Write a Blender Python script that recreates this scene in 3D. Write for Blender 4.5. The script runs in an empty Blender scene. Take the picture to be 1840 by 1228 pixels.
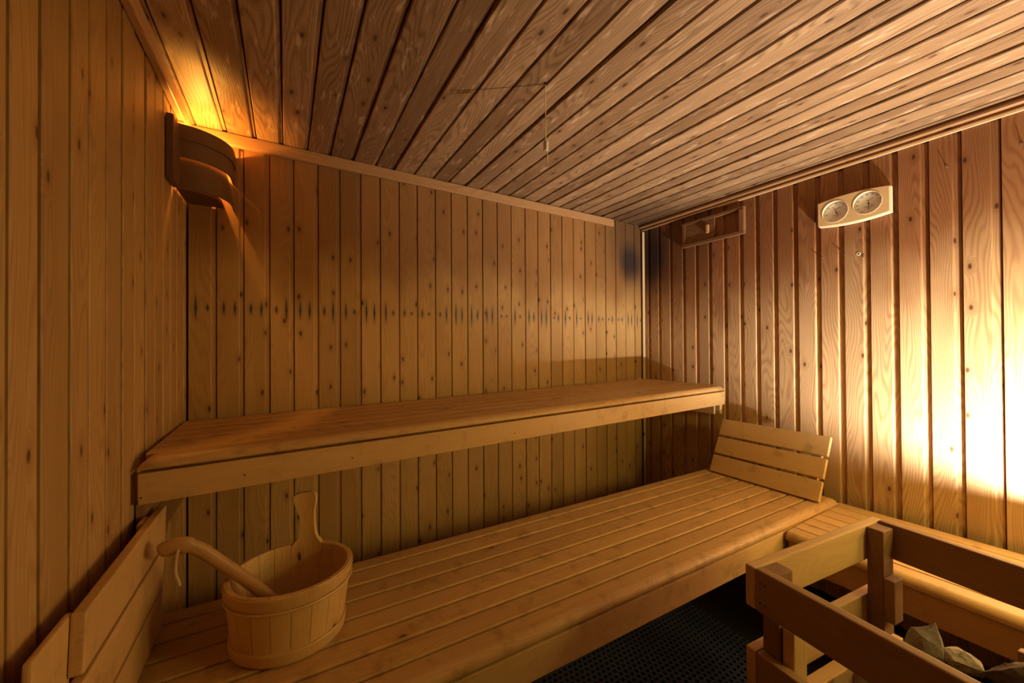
import bpy, bmesh, math, random
from mathutils import Vector, Matrix
random.seed(7)
D2 = bpy.data
COL = bpy.context.scene.collection
ZO = 1.20          # camera height above the floor; coordinates below are relative to the camera's height
K = 0.00968        # the room is slightly out of level: everything rises a little to the right

def S(x, y, z):
    return Vector((x, y, z + K * x + ZO))

# ------------------------------------------------------------------ camera, world, lights, exposure
sc = bpy.context.scene
cam_d = D2.cameras.new('camera'); cam = D2.objects.new('camera', cam_d); COL.objects.link(cam); sc.camera = cam
YAW, PIT, ROL = 0.53426, 0.00698, -0.00579
cam_d.sensor_width = 36.0; cam_d.lens = 685.0 / 1840.0 * 36.0; cam_d.clip_start = 0.01
fwd = Vector((math.sin(YAW) * math.cos(PIT), math.cos(YAW) * math.cos(PIT), math.sin(PIT)))
r0 = Vector((math.cos(YAW), -math.sin(YAW), 0)); u0 = r0.cross(fwd)
cR = r0 * math.cos(ROL) + u0 * math.sin(ROL); cU = -r0 * math.sin(ROL) + u0 * math.cos(ROL)
cam.matrix_world = Matrix(((cR.x, cU.x, -fwd.x, 0), (cR.y, cU.y, -fwd.y, 0), (cR.z, cU.z, -fwd.z, ZO), (0, 0, 0, 1)))

world = D2.worlds.new('world'); sc.world = world; world.use_nodes = True
world.node_tree.nodes['Background'].inputs[0].default_value = (0.01, 0.008, 0.006, 1)
world.node_tree.nodes['Background'].inputs[1].default_value = 1.0
sc.view_settings.view_transform = 'Standard'; sc.view_settings.look = 'None'
sc.view_settings.gamma = 1.0; sc.view_settings.exposure = 0.0; sc.view_settings.use_curve_mapping = False

def light(name, kind, loc, power, color, size=0.05, to=None, **kw):
    d = D2.lights.new(name, kind); d.energy = power; d.color = color
    if kind == 'AREA':
        d.size = size
        if 'size_y' in kw: d.shape = 'RECTANGLE'; d.size_y = kw['size_y']
    else: d.shadow_soft_size = size
    if kind == 'SPOT': d.spot_size = math.radians(kw.get('cone', 170)); d.spot_blend = kw.get('blend', 0.1)
    o = D2.objects.new(name, d); COL.objects.link(o); o.location = S(*loc)
    if to is not None:
        o.rotation_euler = (S(*to) - S(*loc)).to_track_quat('-Z', 'Y').to_euler()
    return o
WARM = (0.97, 0.74, 0.17)
# strong neutral up-light standing on the side bench just outside the picture
light('work_lamp', 'SPOT', (1.93, 0.03, -0.575), 165, (1.0, 0.91, 0.80), 0.018, to=(2.38, 0.24, 0.38), cone=166, blend=0.62)
# unseen warm lamp low at the right, plus an added soft fill above it
light('door_lamp_low', 'POINT', (1.86, -0.14, -0.19), 9.6, WARM, 0.08)
light('warm_fill_high', 'AREA', (1.6, -0.42, 0.05), 5.6, WARM, 0.2, to=(1.2, 1.8, -0.35), size_y=0.2)
light('corner_lamp_bulb', 'POINT', (-0.250, 1.70, 0.684), 5.5, (1.0, 0.42, 0.06), 0.008)

# ------------------------------------------------------------------ node helpers
class NT:
    def __init__(s, mat):
        s.t = mat.node_tree; s.n = s.t.nodes; s.l = s.t.links
    def val(s, sock, v):
        if isinstance(v, bpy.types.NodeSocket): s.l.new(v, sock)
        else: sock.default_value = v
    def math(s, op, a, b=0.0, c=None, clamp=False):
        n = s.n.new('ShaderNodeMath'); n.operation = op; n.use_clamp = clamp
        s.val(n.inputs[0], a); s.val(n.inputs[1], b)
        if c is not None: s.val(n.inputs[2], c)
        return n.outputs[0]
    def ss(s, x, lo, hi):
        n = s.n.new('ShaderNodeMapRange'); n.interpolation_type = 'SMOOTHSTEP'
        s.val(n.inputs[0], x); n.inputs[1].default_value = lo; n.inputs[2].default_value = hi
        n.inputs[3].default_value = 0; n.inputs[4].default_value = 1
        return n.outputs[0]
    def xyz(s, x, y, z):
        n = s.n.new('ShaderNodeCombineXYZ'); s.val(n.inputs[0], x); s.val(n.inputs[1], y); s.val(n.inputs[2], z); return n.outputs[0]
    def sep(s, v):
        n = s.n.new('ShaderNodeSeparateXYZ'); s.l.new(v, n.inputs[0]); return n.outputs
    def noise(s, v, scale=1.0, detail=2.0, rough=0.5):
        n = s.n.new('ShaderNodeTexNoise'); s.l.new(v, n.inputs['Vector']); n.inputs['Scale'].default_value = scale
        n.inputs['Detail'].default_value = detail; n.inputs['Roughness'].default_value = rough; return n.outputs[0]
    def mix(s, f, a, b, mode='MIX'):
        n = s.n.new('ShaderNodeMix'); n.data_type = 'RGBA'; n.blend_type = mode
        s.val(n.inputs[0], f); s.val(n.inputs[6], a); s.val(n.inputs[7], b); return n.outputs[2]

def new_mat(name):
    m = D2.materials.new(name); m.use_nodes = True
    return m, NT(m), m.node_tree.nodes['Principled BSDF']

def c4(c): return (c[0], c[1], c[2], 1.0)

def plain(name, col, rough=0.5, metal=0.0, bump=0.0, bscale=60, var=0.0):
    m, t, b = new_mat(name)
    b.inputs['Roughness'].default_value = rough; b.inputs['Metallic'].default_value = metal
    tc = t.n.new('ShaderNodeTexCoord').outputs['Object']
    nz = t.noise(tc, bscale, 3)
    t.l.new(t.mix(t.math('MULTIPLY', nz, var), c4(col), c4([v * 0.45 for v in col])), b.inputs['Base Color'])
    if bump:
        bp = t.n.new('ShaderNodeBump'); bp.inputs['Strength'].default_value = bump; bp.inputs['Distance'].default_value = 0.002
        t.l.new(nz, bp.inputs['Height']); t.l.new(bp.outputs[0], b.inputs['Normal'])
    return m

def wood(name, light_c, dark_c, knots=1.0, rings=1.0, fibre=0.35, rough=0.5, vary=0.25, upper_tint=None, nails=None, corner_patch=None,
         scuffs=0.0, bump=0.35, streak=0.0):
    """boards run along their own Z axis, X is across the face"""
    m, t, b = new_mat(name)
    tc = t.n.new('ShaderNodeTexCoord').outputs['Object']
    rnd = t.n.new('ShaderNodeObjectInfo').outputs['Random']
    x, y, z = t.sep(tc)
    rx = t.math('MULTIPLY', rnd, 37.0); rz = t.math('MULTIPLY', rnd, 113.0)
    rb = t.math('FRACT', t.math('MULTIPLY', rnd, 71.3))
    xa = t.math('ADD', x, rx); za = t.math('ADD', z, rz)
    # knots
    vo = t.n.new('ShaderNodeTexVoronoi'); vo.voronoi_dimensions = '2D'; vo.feature = 'F1'; vo.inputs['Scale'].default_value = 1.0
    t.l.new(t.xyz(t.math('MULTIPLY', t.math('ADD', xa, t.math('MULTIPLY', y, 0.6)), 13.0), t.math('MULTIPLY', za, 6.0), 0), vo.inputs['Vector'])
    d = vo.outputs['Distance']
    has = t.math('GREATER_THAN', t.sep(vo.outputs['Color'])[0], 1.0 - 0.5 * knots)
    jig = t.noise(t.xyz(t.math('MULTIPLY', xa, 90), t.math('MULTIPLY', za, 60), 0), 1, 2)
    dj = t.math('ADD', d, t.math('MULTIPLY', t.math('SUBTRACT', jig, 0.5), 0.03))
    core = t.math('MULTIPLY', t.math('SUBTRACT', 1.0, t.ss(dj, 0.034, 0.085)), has)
    halo = t.math('MULTIPLY', t.math('SUBTRACT', 1.0, t.ss(dj, 0.04, 0.26)), has)
    # growth rings: cathedral figure from a slow noise
    slow = t.noise(t.xyz(t.math('MULTIPLY', xa, 9.0), t.math('MULTIPLY', y, 9.0), t.math('MULTIPLY', za, 1.3)), 1, 1.5)
    ph = t.math('ADD', t.math('MULTIPLY', xa, 85.0), t.math('MULTIPLY', slow, 26.0))
    ph = t.math('ADD', ph, t.math('MULTIPLY', halo, 5.5))
    sn = t.math('MULTIPLY_ADD', t.math('SINE', t.math('MULTIPLY', ph, 6.283)), 0.5, 0.5)
    ring = t.math('POWER', sn, 2.0)
    fib = t.noise(t.xyz(t.math('MULTIPLY', xa, 420), t.math('MULTIPLY', y, 420), t.math('MULTIPLY', za, 7)), 1, 3, 0.6)
    blotch = t.noise(t.xyz(t.math('MULTIPLY', xa, 14), t.math('MULTIPLY', y, 14), t.math('MULTIPLY', za, 2.2)), 1, 3, 0.55)
    f = t.math('ADD', t.math('MULTIPLY', ring, 0.55 * rings), t.math('MULTIPLY', t.math('SUBTRACT', fib, 0.35), fibre * 1.6))
    f = t.math('ADD', f, t.math('MULTIPLY', t.math('SUBTRACT', blotch, 0.5), 0.9), clamp=True)
    col = t.mix(f, c4(light_c), c4(dark_c))
    # board to board variation
    g = t.math('MULTIPLY_ADD', rb, vary, 1.0 - vary * 0.6)
    col = t.mix(1.0, col, t.xyz(g, t.math('POWER', g, 1.15), t.math('POWER', g, 1.3)), 'MULTIPLY')
    col = t.mix(t.math('MULTIPLY', halo, 0.35), col, c4([dark_c[0] * 0.8, dark_c[1] * 0.55, dark_c[2] * 0.4]))
    col = t.mix(t.math('MULTIPLY', core, 0.85), col, (0.055, 0.022, 0.010, 1))
    if streak:   # worn lighter flecks along the grain
        w = t.noise(t.xyz(t.math('MULTIPLY', xa, 45), t.math('MULTIPLY', y, 45), t.math('MULTIPLY', za, 9)), 1, 3, 0.6)
        col = t.mix(t.math('MULTIPLY', t.ss(w, 0.56, 0.70), streak), col, (0.72, 0.52, 0.34, 1))
    pos = t.n.new('ShaderNodeNewGeometry').outputs['Position']
    px, py, pz = t.sep(pos)
    if upper_tint:     # wood tinted a darker brown towards the top
        z0, z1, ac, amt, soft = upper_tint
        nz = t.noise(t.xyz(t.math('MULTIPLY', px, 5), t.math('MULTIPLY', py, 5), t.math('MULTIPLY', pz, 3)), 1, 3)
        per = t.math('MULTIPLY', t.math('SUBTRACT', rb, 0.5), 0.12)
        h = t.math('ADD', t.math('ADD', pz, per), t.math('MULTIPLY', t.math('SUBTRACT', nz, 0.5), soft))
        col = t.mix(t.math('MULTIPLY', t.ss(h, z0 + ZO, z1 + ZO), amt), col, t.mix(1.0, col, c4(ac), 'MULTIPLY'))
    if corner_patch:     # small burn stains, and wide brown patches around the upper corner
        for (bx, by, bz, rr, rzz) in sorted(corner_patch, key=lambda q: -q[3]):
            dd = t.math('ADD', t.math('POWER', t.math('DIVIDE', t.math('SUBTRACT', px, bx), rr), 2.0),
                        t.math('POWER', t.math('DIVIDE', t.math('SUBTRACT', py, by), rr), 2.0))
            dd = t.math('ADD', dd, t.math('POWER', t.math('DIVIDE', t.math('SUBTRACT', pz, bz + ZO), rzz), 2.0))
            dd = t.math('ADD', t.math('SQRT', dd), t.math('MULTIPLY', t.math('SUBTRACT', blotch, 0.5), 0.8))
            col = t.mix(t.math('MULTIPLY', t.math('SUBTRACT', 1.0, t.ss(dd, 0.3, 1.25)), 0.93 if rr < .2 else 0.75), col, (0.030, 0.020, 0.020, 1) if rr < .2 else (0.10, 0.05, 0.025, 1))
    if nails:    # iron stains around the two nails of every board
        for a0, k in ((nails[1], 1.0), (nails[2], 1.7)):
            r1 = t.math('FRACT', t.math('MULTIPLY', rnd, 517.0 * k))
            wz = t.math('MULTIPLY_ADD', t.math('POWER', r1, 2.0), 0.075, 0.012)
            dx = t.math('ABSOLUTE', t.math('SUBTRACT', x, a0))
            dz = t.math('DIVIDE', t.math('ABSOLUTE', t.math('SUBTRACT', t.math('SUBTRACT', pz, t.math('MULTIPLY', px, K)), nails[0] + ZO)), wz)
            e = t.math('SUBTRACT', 1.0, t.math('ADD', t.math('DIVIDE', dx, 0.0060), dz))
            col = t.mix(t.math('MULTIPLY', t.ss(e, 0.0, 0.45), 0.93), col, (0.035, 0.034, 0.045, 1))
            e2 = t.math('SUBTRACT', 1.0, t.math('SQRT', t.math('ADD', t.math('POWER', t.math('DIVIDE', dx, 0.02), 2.0), t.math('POWER', t.math('MULTIPLY', dz, 0.8), 2.0))))
            col = t.mix(t.math('MULTIPLY', t.ss(e2, 0.0, 0.9), 0.28), col, (0.09, 0.08, 0.07, 1))
    if scuffs:
        s1 = t.noise(t.xyz(t.math('MULTIPLY', px, 14), t.math('MULTIPLY', py, 14), t.math('MULTIPLY', pz, 14)), 1, 4, 0.6)
        col = t.mix(t.math('MULTIPLY', t.ss(s1, 0.52, 0.72), scuffs), col, c4([v * 0.5 for v in dark_c]))
    t.l.new(col, b.inputs['Base Color'])
    b.inputs['Roughness'].default_value = rough
    if 'Specular IOR Level' in b.inputs: b.inputs['Specular IOR Level'].default_value = 0.35
    bp = t.n.new('ShaderNodeBump'); bp.inputs['Strength'].default_value = bump; bp.inputs['Distance'].default_value = 0.0006
    hgt = t.math('SUBTRACT', t.math('ADD', t.math('MULTIPLY', ring, 0.5), fib), t.math('MULTIPLY', core, 0.8))
    t.l.new(hgt, bp.inputs['Height']); t.l.new(bp.outputs[0], b.inputs['Normal'])
    return m

PINE_L, PINE_D = (0.60, 0.36, 0.15), (0.40, 0.19, 0.065)
M = {}
M['pine_left'] = wood('pine_left', (0.52, 0.32, 0.13), (0.33, 0.17, 0.06), knots=0.95, rings=0.8, upper_tint=(0.05, 0.85, (0.66, 0.54, 0.42), 0.85, 0.1))
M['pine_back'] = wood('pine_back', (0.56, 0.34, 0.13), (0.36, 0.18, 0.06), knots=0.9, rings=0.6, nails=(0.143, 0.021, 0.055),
                      upper_tint=(0.12, 0.46, (0.52, 0.40, 0.32), 0.95, 0.35), corner_patch=[(2.05, 1.86, 0.56, 0.12, 0.15), (2.10, 1.86, 0.72, 0.34, 0.40)])
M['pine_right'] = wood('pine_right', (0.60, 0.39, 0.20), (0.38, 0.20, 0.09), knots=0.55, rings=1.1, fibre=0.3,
                       upper_tint=(0.0, 0.50, (0.44, 0.28, 0.20), 0.97, 0.45), corner_patch=[(2.18, 1.80, 0.60, 0.15, 0.24), (2.18, 1.75, 0.70, 0.45, 0.45)])
M['pine_ceiling'] = wood('pine_ceiling', (0.38, 0.23, 0.12), (0.14, 0.072, 0.032), knots=0.8, rings=0.9, fibre=0.75, vary=0.5, streak=0.5, corner_patch=[(2.1, 1.85, 0.80, 0.5, 0.5)])
M['trim_wood'] = wood('trim_wood', (0.52, 0.29, 0.13), (0.34, 0.17, 0.065), knots=0.3, rings=0.7)
M['trim_dark'] = wood('trim_dark', (0.36, 0.19, 0.085), (0.22, 0.10, 0.04), knots=0.2, rings=0.6)
M['trim_pale'] = wood('trim_pale', (0.62, 0.44, 0.25), (0.46, 0.28, 0.13), knots=0.2, rings=0.6)
M['aspen'] = wood('aspen', (0.66, 0.42, 0.18), (0.47, 0.27, 0.10), knots=0.0, rings=0.30, fibre=0.35, vary=0.14, rough=0.42, scuffs=0.35, bump=0.15)
M['aspen_top'] = wood('aspen_top', (0.62, 0.38, 0.155), (0.42, 0.23, 0.085), knots=0.07, rings=0.5, fibre=0.45, vary=0.16, rough=0.42, scuffs=0.5, bump=0.2)
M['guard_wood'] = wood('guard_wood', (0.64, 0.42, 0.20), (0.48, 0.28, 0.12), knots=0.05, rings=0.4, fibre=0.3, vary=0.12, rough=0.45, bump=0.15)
M['rail_shade_dark'] = wood('rail_shade_dark', (0.34, 0.19, 0.09), (0.24, 0.12, 0.05), knots=0.05, rings=0.4, fibre=0.3, vary=0.1, rough=0.5, bump=0.15)  # guard wood darkened to carry the shade on the rail by the bench
M['rail_shade_mid'] = wood('rail_shade_mid', (0.38, 0.225, 0.10), (0.26, 0.14, 0.058), knots=0.05, rings=0.4, fibre=0.3, vary=0.1, rough=0.45, bump=0.15)  # guard wood with the front rails' shade mixed into its colour
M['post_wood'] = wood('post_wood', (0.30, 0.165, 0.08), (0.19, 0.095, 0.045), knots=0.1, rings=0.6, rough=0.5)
M['bucket_wood'] = wood('bucket_wood', (0.66, 0.43, 0.17), (0.50, 0.29, 0.10), knots=0.25, rings=0.35, fibre=0.3, vary=0.10, rough=0.42, bump=0.15)
M['hoop_wood'] = wood('hoop_wood', (0.60, 0.38, 0.15), (0.42, 0.23, 0.08), knots=0.1, rings=0.2, fibre=0.3, vary=0.05, rough=0.42, bump=0.15)
M['ladle_wood'] = wood('ladle_wood', (0.52, 0.30, 0.12), (0.38, 0.19, 0.07), knots=0, rings=0.3, fibre=0.3, rough=0.38, bump=0.1)
M['lamp_wood'] = wood('lamp_wood', (0.14, 0.068, 0.03), (0.09, 0.042, 0.018), knots=0, rings=0.2, fibre=0.4, rough=0.5)
M['thermo_wood'] = wood('thermo_wood', (0.78, 0.54, 0.28), (0.64, 0.40, 0.17), knots=0, rings=0.3, fibre=0.3, rough=0.45)
M['pale_wood'] = wood('pale_wood', (0.90, 0.78, 0.58), (0.82, 0.66, 0.44), knots=0, rings=0.2, fibre=0.2, rough=0.45)
M['vent_wood'] = wood('vent_wood', (0.24, 0.12, 0.055), (0.15, 0.07, 0.03), knots=0.1, rings=0.8)
M['backing'] = plain('backing', (0.10, 0.05, 0.022), 0.8)
M['dark'] = plain('dark', (0.03, 0.02, 0.015), 0.9)
M['rubber'] = plain('rubber', (0.040, 0.046, 0.13), 0.55, bump=0.2, var=0.4)
M['floor'] = plain('floor', (0.014, 0.014, 0.018), 0.6, bump=0.2, bscale=25, var=0.5)
M['rope'] = plain('rope', (0.62, 0.45, 0.24), 0.9, bump=0.5, bscale=900, var=0.4)
M['cord'] = plain('cord', (0.78, 0.58, 0.30), 0.8)
M['weight'] = plain('weight', (0.72, 0.62, 0.54), 0.45)
M['steel'] = plain('steel', (0.5, 0.45, 0.4), 0.3, metal=1.0)
M['iron'] = plain('iron', (0.05, 0.045, 0.045), 0.5, metal=0.8)
M['dial'] = plain('dial', (0.86, 0.83, 0.82), 0.35)
M['ink'] = plain('ink', (0.05, 0.05, 0.06), 0.6)
M['bulb'] = plain('bulb', (1, 0.5, 0.15), 0.5)
_b = M['bulb'].node_tree.nodes['Principled BSDF']; _b.inputs['Emission Color'].default_value = (1, 0.45, 0.1, 1); _b.inputs['Emission Strength'].default_value = 8

# ------------------------------------------------------------------ mesh helpers
def link(name, me, mat, parent=None, mw=None):
    o = D2.objects.new(name, me); COL.objects.link(o)
    if mat is not None and not me.materials: me.materials.append(mat)
    if mw is not None: o.matrix_world = mw
    if parent is not None:
        o.parent = parent; o.matrix_parent_inverse = Matrix.Identity(4)
        base = parent['_mw'] if '_mw' in parent.keys() else None
        pm = WM[parent.name]
        o.matrix_basis = pm.inverted() @ (mw if mw is not None else pm)
    WM[o.name] = (mw if mw is not None else (WM[parent.name] if parent is not None else Matrix.Identity(4)))
    return o
WM = {}

def empty(name, loc, label=None, cat=None, group=None, kind=None, rz=0.0):
    mw = Matrix.Translation(S(*loc)) @ Matrix.Rotation(rz, 4, 'Z')
    o = D2.objects.new(name, None); COL.objects.link(o); o.matrix_world = mw; o.empty_display_size = 0.05
    WM[o.name] = mw
    tag(o, label, cat, group, kind); return o

def tag(o, label=None, cat=None, group=None, kind=None):
    if label: o['label'] = label
    if cat: o['category'] = cat
    if group: o['group'] = group
    if kind: o['kind'] = kind
    return o

def bm_mesh(bm, name='m', smooth=False):
    bmesh.ops.recalc_face_normals(bm, faces=bm.faces)
    me = D2.meshes.new(name); bm.to_mesh(me); bm.free()
    if smooth:
        for p in me.polygons: p.use_smooth = True
    return me

def extrude_mesh(prof, length, smooth=False):
    """profile in local XY, extruded along +Z from 0 to length"""
    bm = bmesh.new()
    a = [bm.verts.new((p[0], p[1], 0)) for p in prof]; b = [bm.verts.new((p[0], p[1], length)) for p in prof]
    n = len(prof)
    for i in range(n): bm.faces.new((a[i], a[(i + 1) % n], b[(i + 1) % n], b[i]))
    bm.faces.new(a[::-1]); bm.faces.new(b)
    return bm_mesh(bm, 'extrusion', False)

def frame_mw(p0, p1, face):
    """local Z along p0->p1, local -Y towards `face` direction, X = Y x Z"""
    z = (p1 - p0).normalized(); y = -(face - z * face.dot(z)).normalized(); x = y.cross(z)
    m = Matrix((x, y, z)).transposed().to_4x4(); m.translation = p0
    return m

def rect(w, t, r=0.002, seg=2):
    """rounded rectangle profile: x 0..w, y 0..t (y=0 is the face)"""
    pts = []
    for cx, cy, a0 in ((w - r, r, -90), (w - r, t - r, 0), (r, t - r, 90), (r, r, 180)):
        for k in range(seg + 1):
            a = math.radians(a0 + 90 * k / seg); pts.append((cx + r * math.cos(a), cy + r * math.sin(a)))
    return pts

def bar(name, mat, parent, p0, p1, face, w, t, r=0.002, seg=2, cx=0.5, back=False, prof=None):
    """board from p0 to p1 (centre line of its face when cx=.5), face direction, width w across, thickness t going in"""
    a, b = S(*p0), S(*p1)
    mw = frame_mw(a, b, Vector(face))
    L = (b - a).length
    pr = prof or rect(w, t, r, seg)
    pr = [(x - cx * w, y) for x, y in pr]
    me = extrude_mesh(pr, L)
    # soften the two ends a little
    return link(name, me, mat, parent, mw)

def box_ends(name, mat, parent, p0, p1, face, w, t, bev=0.003, cx=0.5, seg=2):
    """bar with all edges bevelled"""
    a, b = S(*p0), S(*p1); mw = frame_mw(a, b, Vector(face)); L = (b - a).length
    bm = bmesh.new(); bmesh.ops.create_cube(bm, size=1.0)
    for v in bm.verts: v.co = Vector(((v.co.x + 0.5 - cx) * w, (v.co.y + 0.5) * t, (v.co.z + 0.5) * L))
    bmesh.ops.bevel(bm, geom=list(bm.edges), offset=bev, segments=seg, affect='EDGES', profile=0.6)
    return link(name, bm_mesh(bm), mat, parent, mw)

def cyl_bm(bm, r, z0, z1, n=20, r2=None, c=(0, 0)):
    r2 = r if r2 is None else r2
    a = [bm.verts.new((c[0] + r * math.cos(2 * math.pi * i / n), c[1] + r * math.sin(2 * math.pi * i / n), z0)) for i in range(n)]
    b = [bm.verts.new((c[0] + r2 * math.cos(2 * math.pi * i / n), c[1] + r2 * math.sin(2 * math.pi * i / n), z1)) for i in range(n)]
    for i in range(n): bm.faces.new((a[i], a[(i + 1) % n], b[(i + 1) % n], b[i]))
    bm.faces.new(a[::-1]); bm.faces.new(b)

def tube_mesh(pts, radii, n=10, flat=1.0, up=Vector((0, 0, 1))):
    """swept ellipse through pts (Vectors); flat = ratio of height to width"""
    bm = bmesh.new(); rings = []
    for i, p in enumerate(pts):
        t = (pts[min(i + 1, len(pts) - 1)] - pts[max(i - 1, 0)]).normalized()
        s = t.cross(up)
        s = s.normalized() if s.length > 1e-4 else Vector((1, 0, 0))
        w = s.cross(t)
        r = radii[i] if isinstance(radii, (list, tuple)) else radii
        ra, rb = (r if isinstance(r, (list, tuple)) else (r, r * flat))
        rings.append([bm.verts.new(p + s * ra * math.cos(2 * math.pi * k / n) + w * rb * math.sin(2 * math.pi * k / n)) for k in range(n)])
    for a, b in zip(rings, rings[1:]):
        for k in range(n): bm.faces.new((a[k], a[(k + 1) % n], b[(k + 1) % n], b[k]))
    bm.faces.new(rings[0][::-1]); bm.faces.new(rings[-1])
    return bm_mesh(bm, 'tube', True)

def spline(pts, per=8):
    P = [Vector(p) for p in pts]; P = [P[0] * 2 - P[1]] + P + [P[-1] * 2 - P[-2]]; out = []
    for i in range(1, len(P) - 2):
        for k in range(per):
            t = k / per
            out.append(0.5 * ((2 * P[i]) + (P[i + 1] - P[i - 1]) * t + (2 * P[i - 1] - 5 * P[i] + 4 * P[i + 1] - P[i + 2]) * t * t + (-P[i - 1] + 3 * P[i] - 3 * P[i + 1] + P[i + 2]) * t ** 3))
    out.append(P[-2]); return out

# ------------------------------------------------------------------ room constants
XL, XR, FZ, CZ, YF = -0.312, 2.179, -1.20, 0.80, -0.50
GW, GU, GL = 0.0332, 0.0157, -0.038
YB = 1.784
def yback(x): return (YB + math.sin(GW) * x) / math.cos(GW)
def ceil_z(x): return 0.80 + 0.015 * (x - XL) / (XR - XL)

def slab(name, mat, pts, kind='structure'):
    """closed slab given by 4 inner corner points and outward offset vector (pts[4])"""
    bm = bmesh.new(); off = Vector(pts[4])
    a = [bm.verts.new(S(*p)) for p in pts[:4]]; b = [bm.verts.new(S(*p) + off) for p in pts[:4]]
    for i in range(4): bm.faces.new((a[i], a[(i + 1) % 4], b[(i + 1) % 4], b[i]))
    bm.faces.new(a[::-1]); bm.faces.new(b)
    o = link(name, bm_mesh(bm), mat); o['kind'] = kind; return o

G = 0.022   # panelling thickness
ybl, ybr = yback(XL), yback(XR)
floor = slab('floor', M['floor'], [(XL - .05, YF - .05, FZ), (XR + .05, YF - .05, FZ), (XR + .05, 1.95, FZ), (XL - .05, 1.95, FZ), (0, 0, -0.05)])
# keep the floor itself level
for v in floor.data.vertices: v.co.z = 0.0 if v.co.z > -0.04 + ZO + FZ else -0.05
wall_left = slab('wall_left', M['backing'], [(XL - G, YF, FZ), (XL - G, 1.9, FZ), (XL - G, 1.9, .84), (XL - G, YF, .84), (-0.03, 0, 0)])
wall_right = slab('wall_right', M['backing'], [(XR + G, YF, FZ), (XR + G, 1.95, FZ), (XR + G, 1.95, .84), (XR + G, YF, .84), (0.03, 0, 0)])
wall_back = slab('wall_back', M['backing'], [(XL - G, ybl + G, FZ), (XR + G, ybr + G, FZ), (XR + G, ybr + G, .84), (XL - G, ybl + G, .84), (0, 0.03, 0)])
wall_front = slab('wall_front', M['backing'], [(XL - .04, YF, FZ), (XR + .04, YF, FZ), (XR + .04, YF, .84), (XL - .04, YF, .84), (0, -0.03, 0)])
ceiling = slab('ceiling', M['backing'], [(XL - .04, YF, CZ + .022), (XR + .04, YF, CZ + .037), (XR + .04, 1.95, CZ + .037), (XL - .04, 1.95, CZ + .022), (0, 0, 0.03)])

def plank_profile(w, lane, dep, gap, bev=0.003, t=0.016, vgroove=None):
    """tongue-and-groove face: flat face, a sloped edge down to a recessed lane, then the joint"""
    f = w - gap
    p = [(0.0, bev), (bev * 0.8, 0.0)]
    if vgroove:
        p += [(vgroove - .0015, 0), (vgroove, .002), (vgroove + .0015, 0)]
    if lane > 0:
        p += [(f - lane - 0.004, 0.0), (f - lane - 0.001, 0.0015), (f - lane, dep), (f, dep)]
    else:
        p += [(f - bev * .8, 0.0), (f, bev)]
    p += [(f, t), (0.0, t)]
    return p

pm_cache = {}
def planks(wall, mat, edges, base, top, face, prof_fn, group=None):
    """edges: list of points along the wall (x,y) where board joints are"""
    for (a, b) in zip(edges, edges[1:]):
        w = math.hypot(b[0] - a[0], b[1] - a[1])
        p0 = S(a[0], a[1], base); p1 = S(a[0], a[1], top if not callable(top) else top(a[0]))
        # X axis must run a->b : choose by construction
        zax = Vector((0, 0, 1)); xax = Vector((b[0] - a[0], b[1] - a[1], 0)).normalized(); yax = zax.cross(xax)
        mirror = yax.dot(Vector(face)) > 0
        key = (round(w, 3), round(p1.z - p0.z, 2), mirror, prof_fn.__name__)
        pr = prof_fn(round(w, 3))
        if mirror:
            # run the board the other way so that its face looks into the room
            p0 = S(b[0], b[1], base); p1.x, p1.y = b[0], b[1]; xax = -xax; yax = -yax
            pr = [(w - x, y) for x, y in pr][::-1]
        if key not in pm_cache: pm_cache[key] = extrude_mesh(pr, p1.z - p0.z)
        m = Matrix((xax, yax, zax)).transposed().to_4x4()
        jig = random.uniform(-0.0012, 0.0012)
        m.translation = p0 + Vector(face) * jig
        link('plank', pm_cache[key], mat, wall, m)

# left wall boards (joints listed by depth)
ly = [0.768, 0.842, 0.93, 1.001, 1.081, 1.165, 1.246, 1.328, 1.408, 1.493, 1.578, 1.658, 1.749]
ly = [0.768 - 0.082 * k for k in range(15, 0, -1)] + ly + [1.80]
def pf_left(w): return plank_profile(w, 0.0, 0, 0.0022, 0.0028)
def pf_left2(w): return plank_profile(w, 0.004, 0.003, 0.0038, 0.002)
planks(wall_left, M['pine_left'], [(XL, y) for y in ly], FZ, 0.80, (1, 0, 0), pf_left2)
bx = [-0.305, -0.223, -0.139, -0.055, 0.028, 0.117, 0.202, 0.287, 0.371, 0.457, 0.544, 0.635, 0.72, 0.809, 0.898, 0.988, 1.078, 1.173, 1.262, 1.354, 1.443,
      1.535, 1.631, 1.726, 1.817, 1.912, 2.008, 2.10, 2.179]
def pf_back(w): return plank_profile(w, 0.011, 0.004, 0.0028, 0.0022)
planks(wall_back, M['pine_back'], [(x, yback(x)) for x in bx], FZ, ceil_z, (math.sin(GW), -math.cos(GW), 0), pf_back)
ry = [1.86, 1.785, 1.70, 1.609, 1.515, 1.427, 1.342, 1.251, 1.16, 1.076, 0.989, 0.898, 0.806, 0.718, 0.629, 0.539, 0.451, 0.366, 0.274]
ry += [0.274 - 0.089 * k for k in range(1, 9)]
# on the right wall the recessed lane lies at the far side of each joint
def pf_right(w):
    p = plank_profile(w, 0.018, 0.0085, 0.003, 0.002)
    return p
planks(wall_right, M['pine_right'], [(XR, y) for y in ry], FZ, 0.815, (-1, 0, 0), pf_right)

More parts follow.
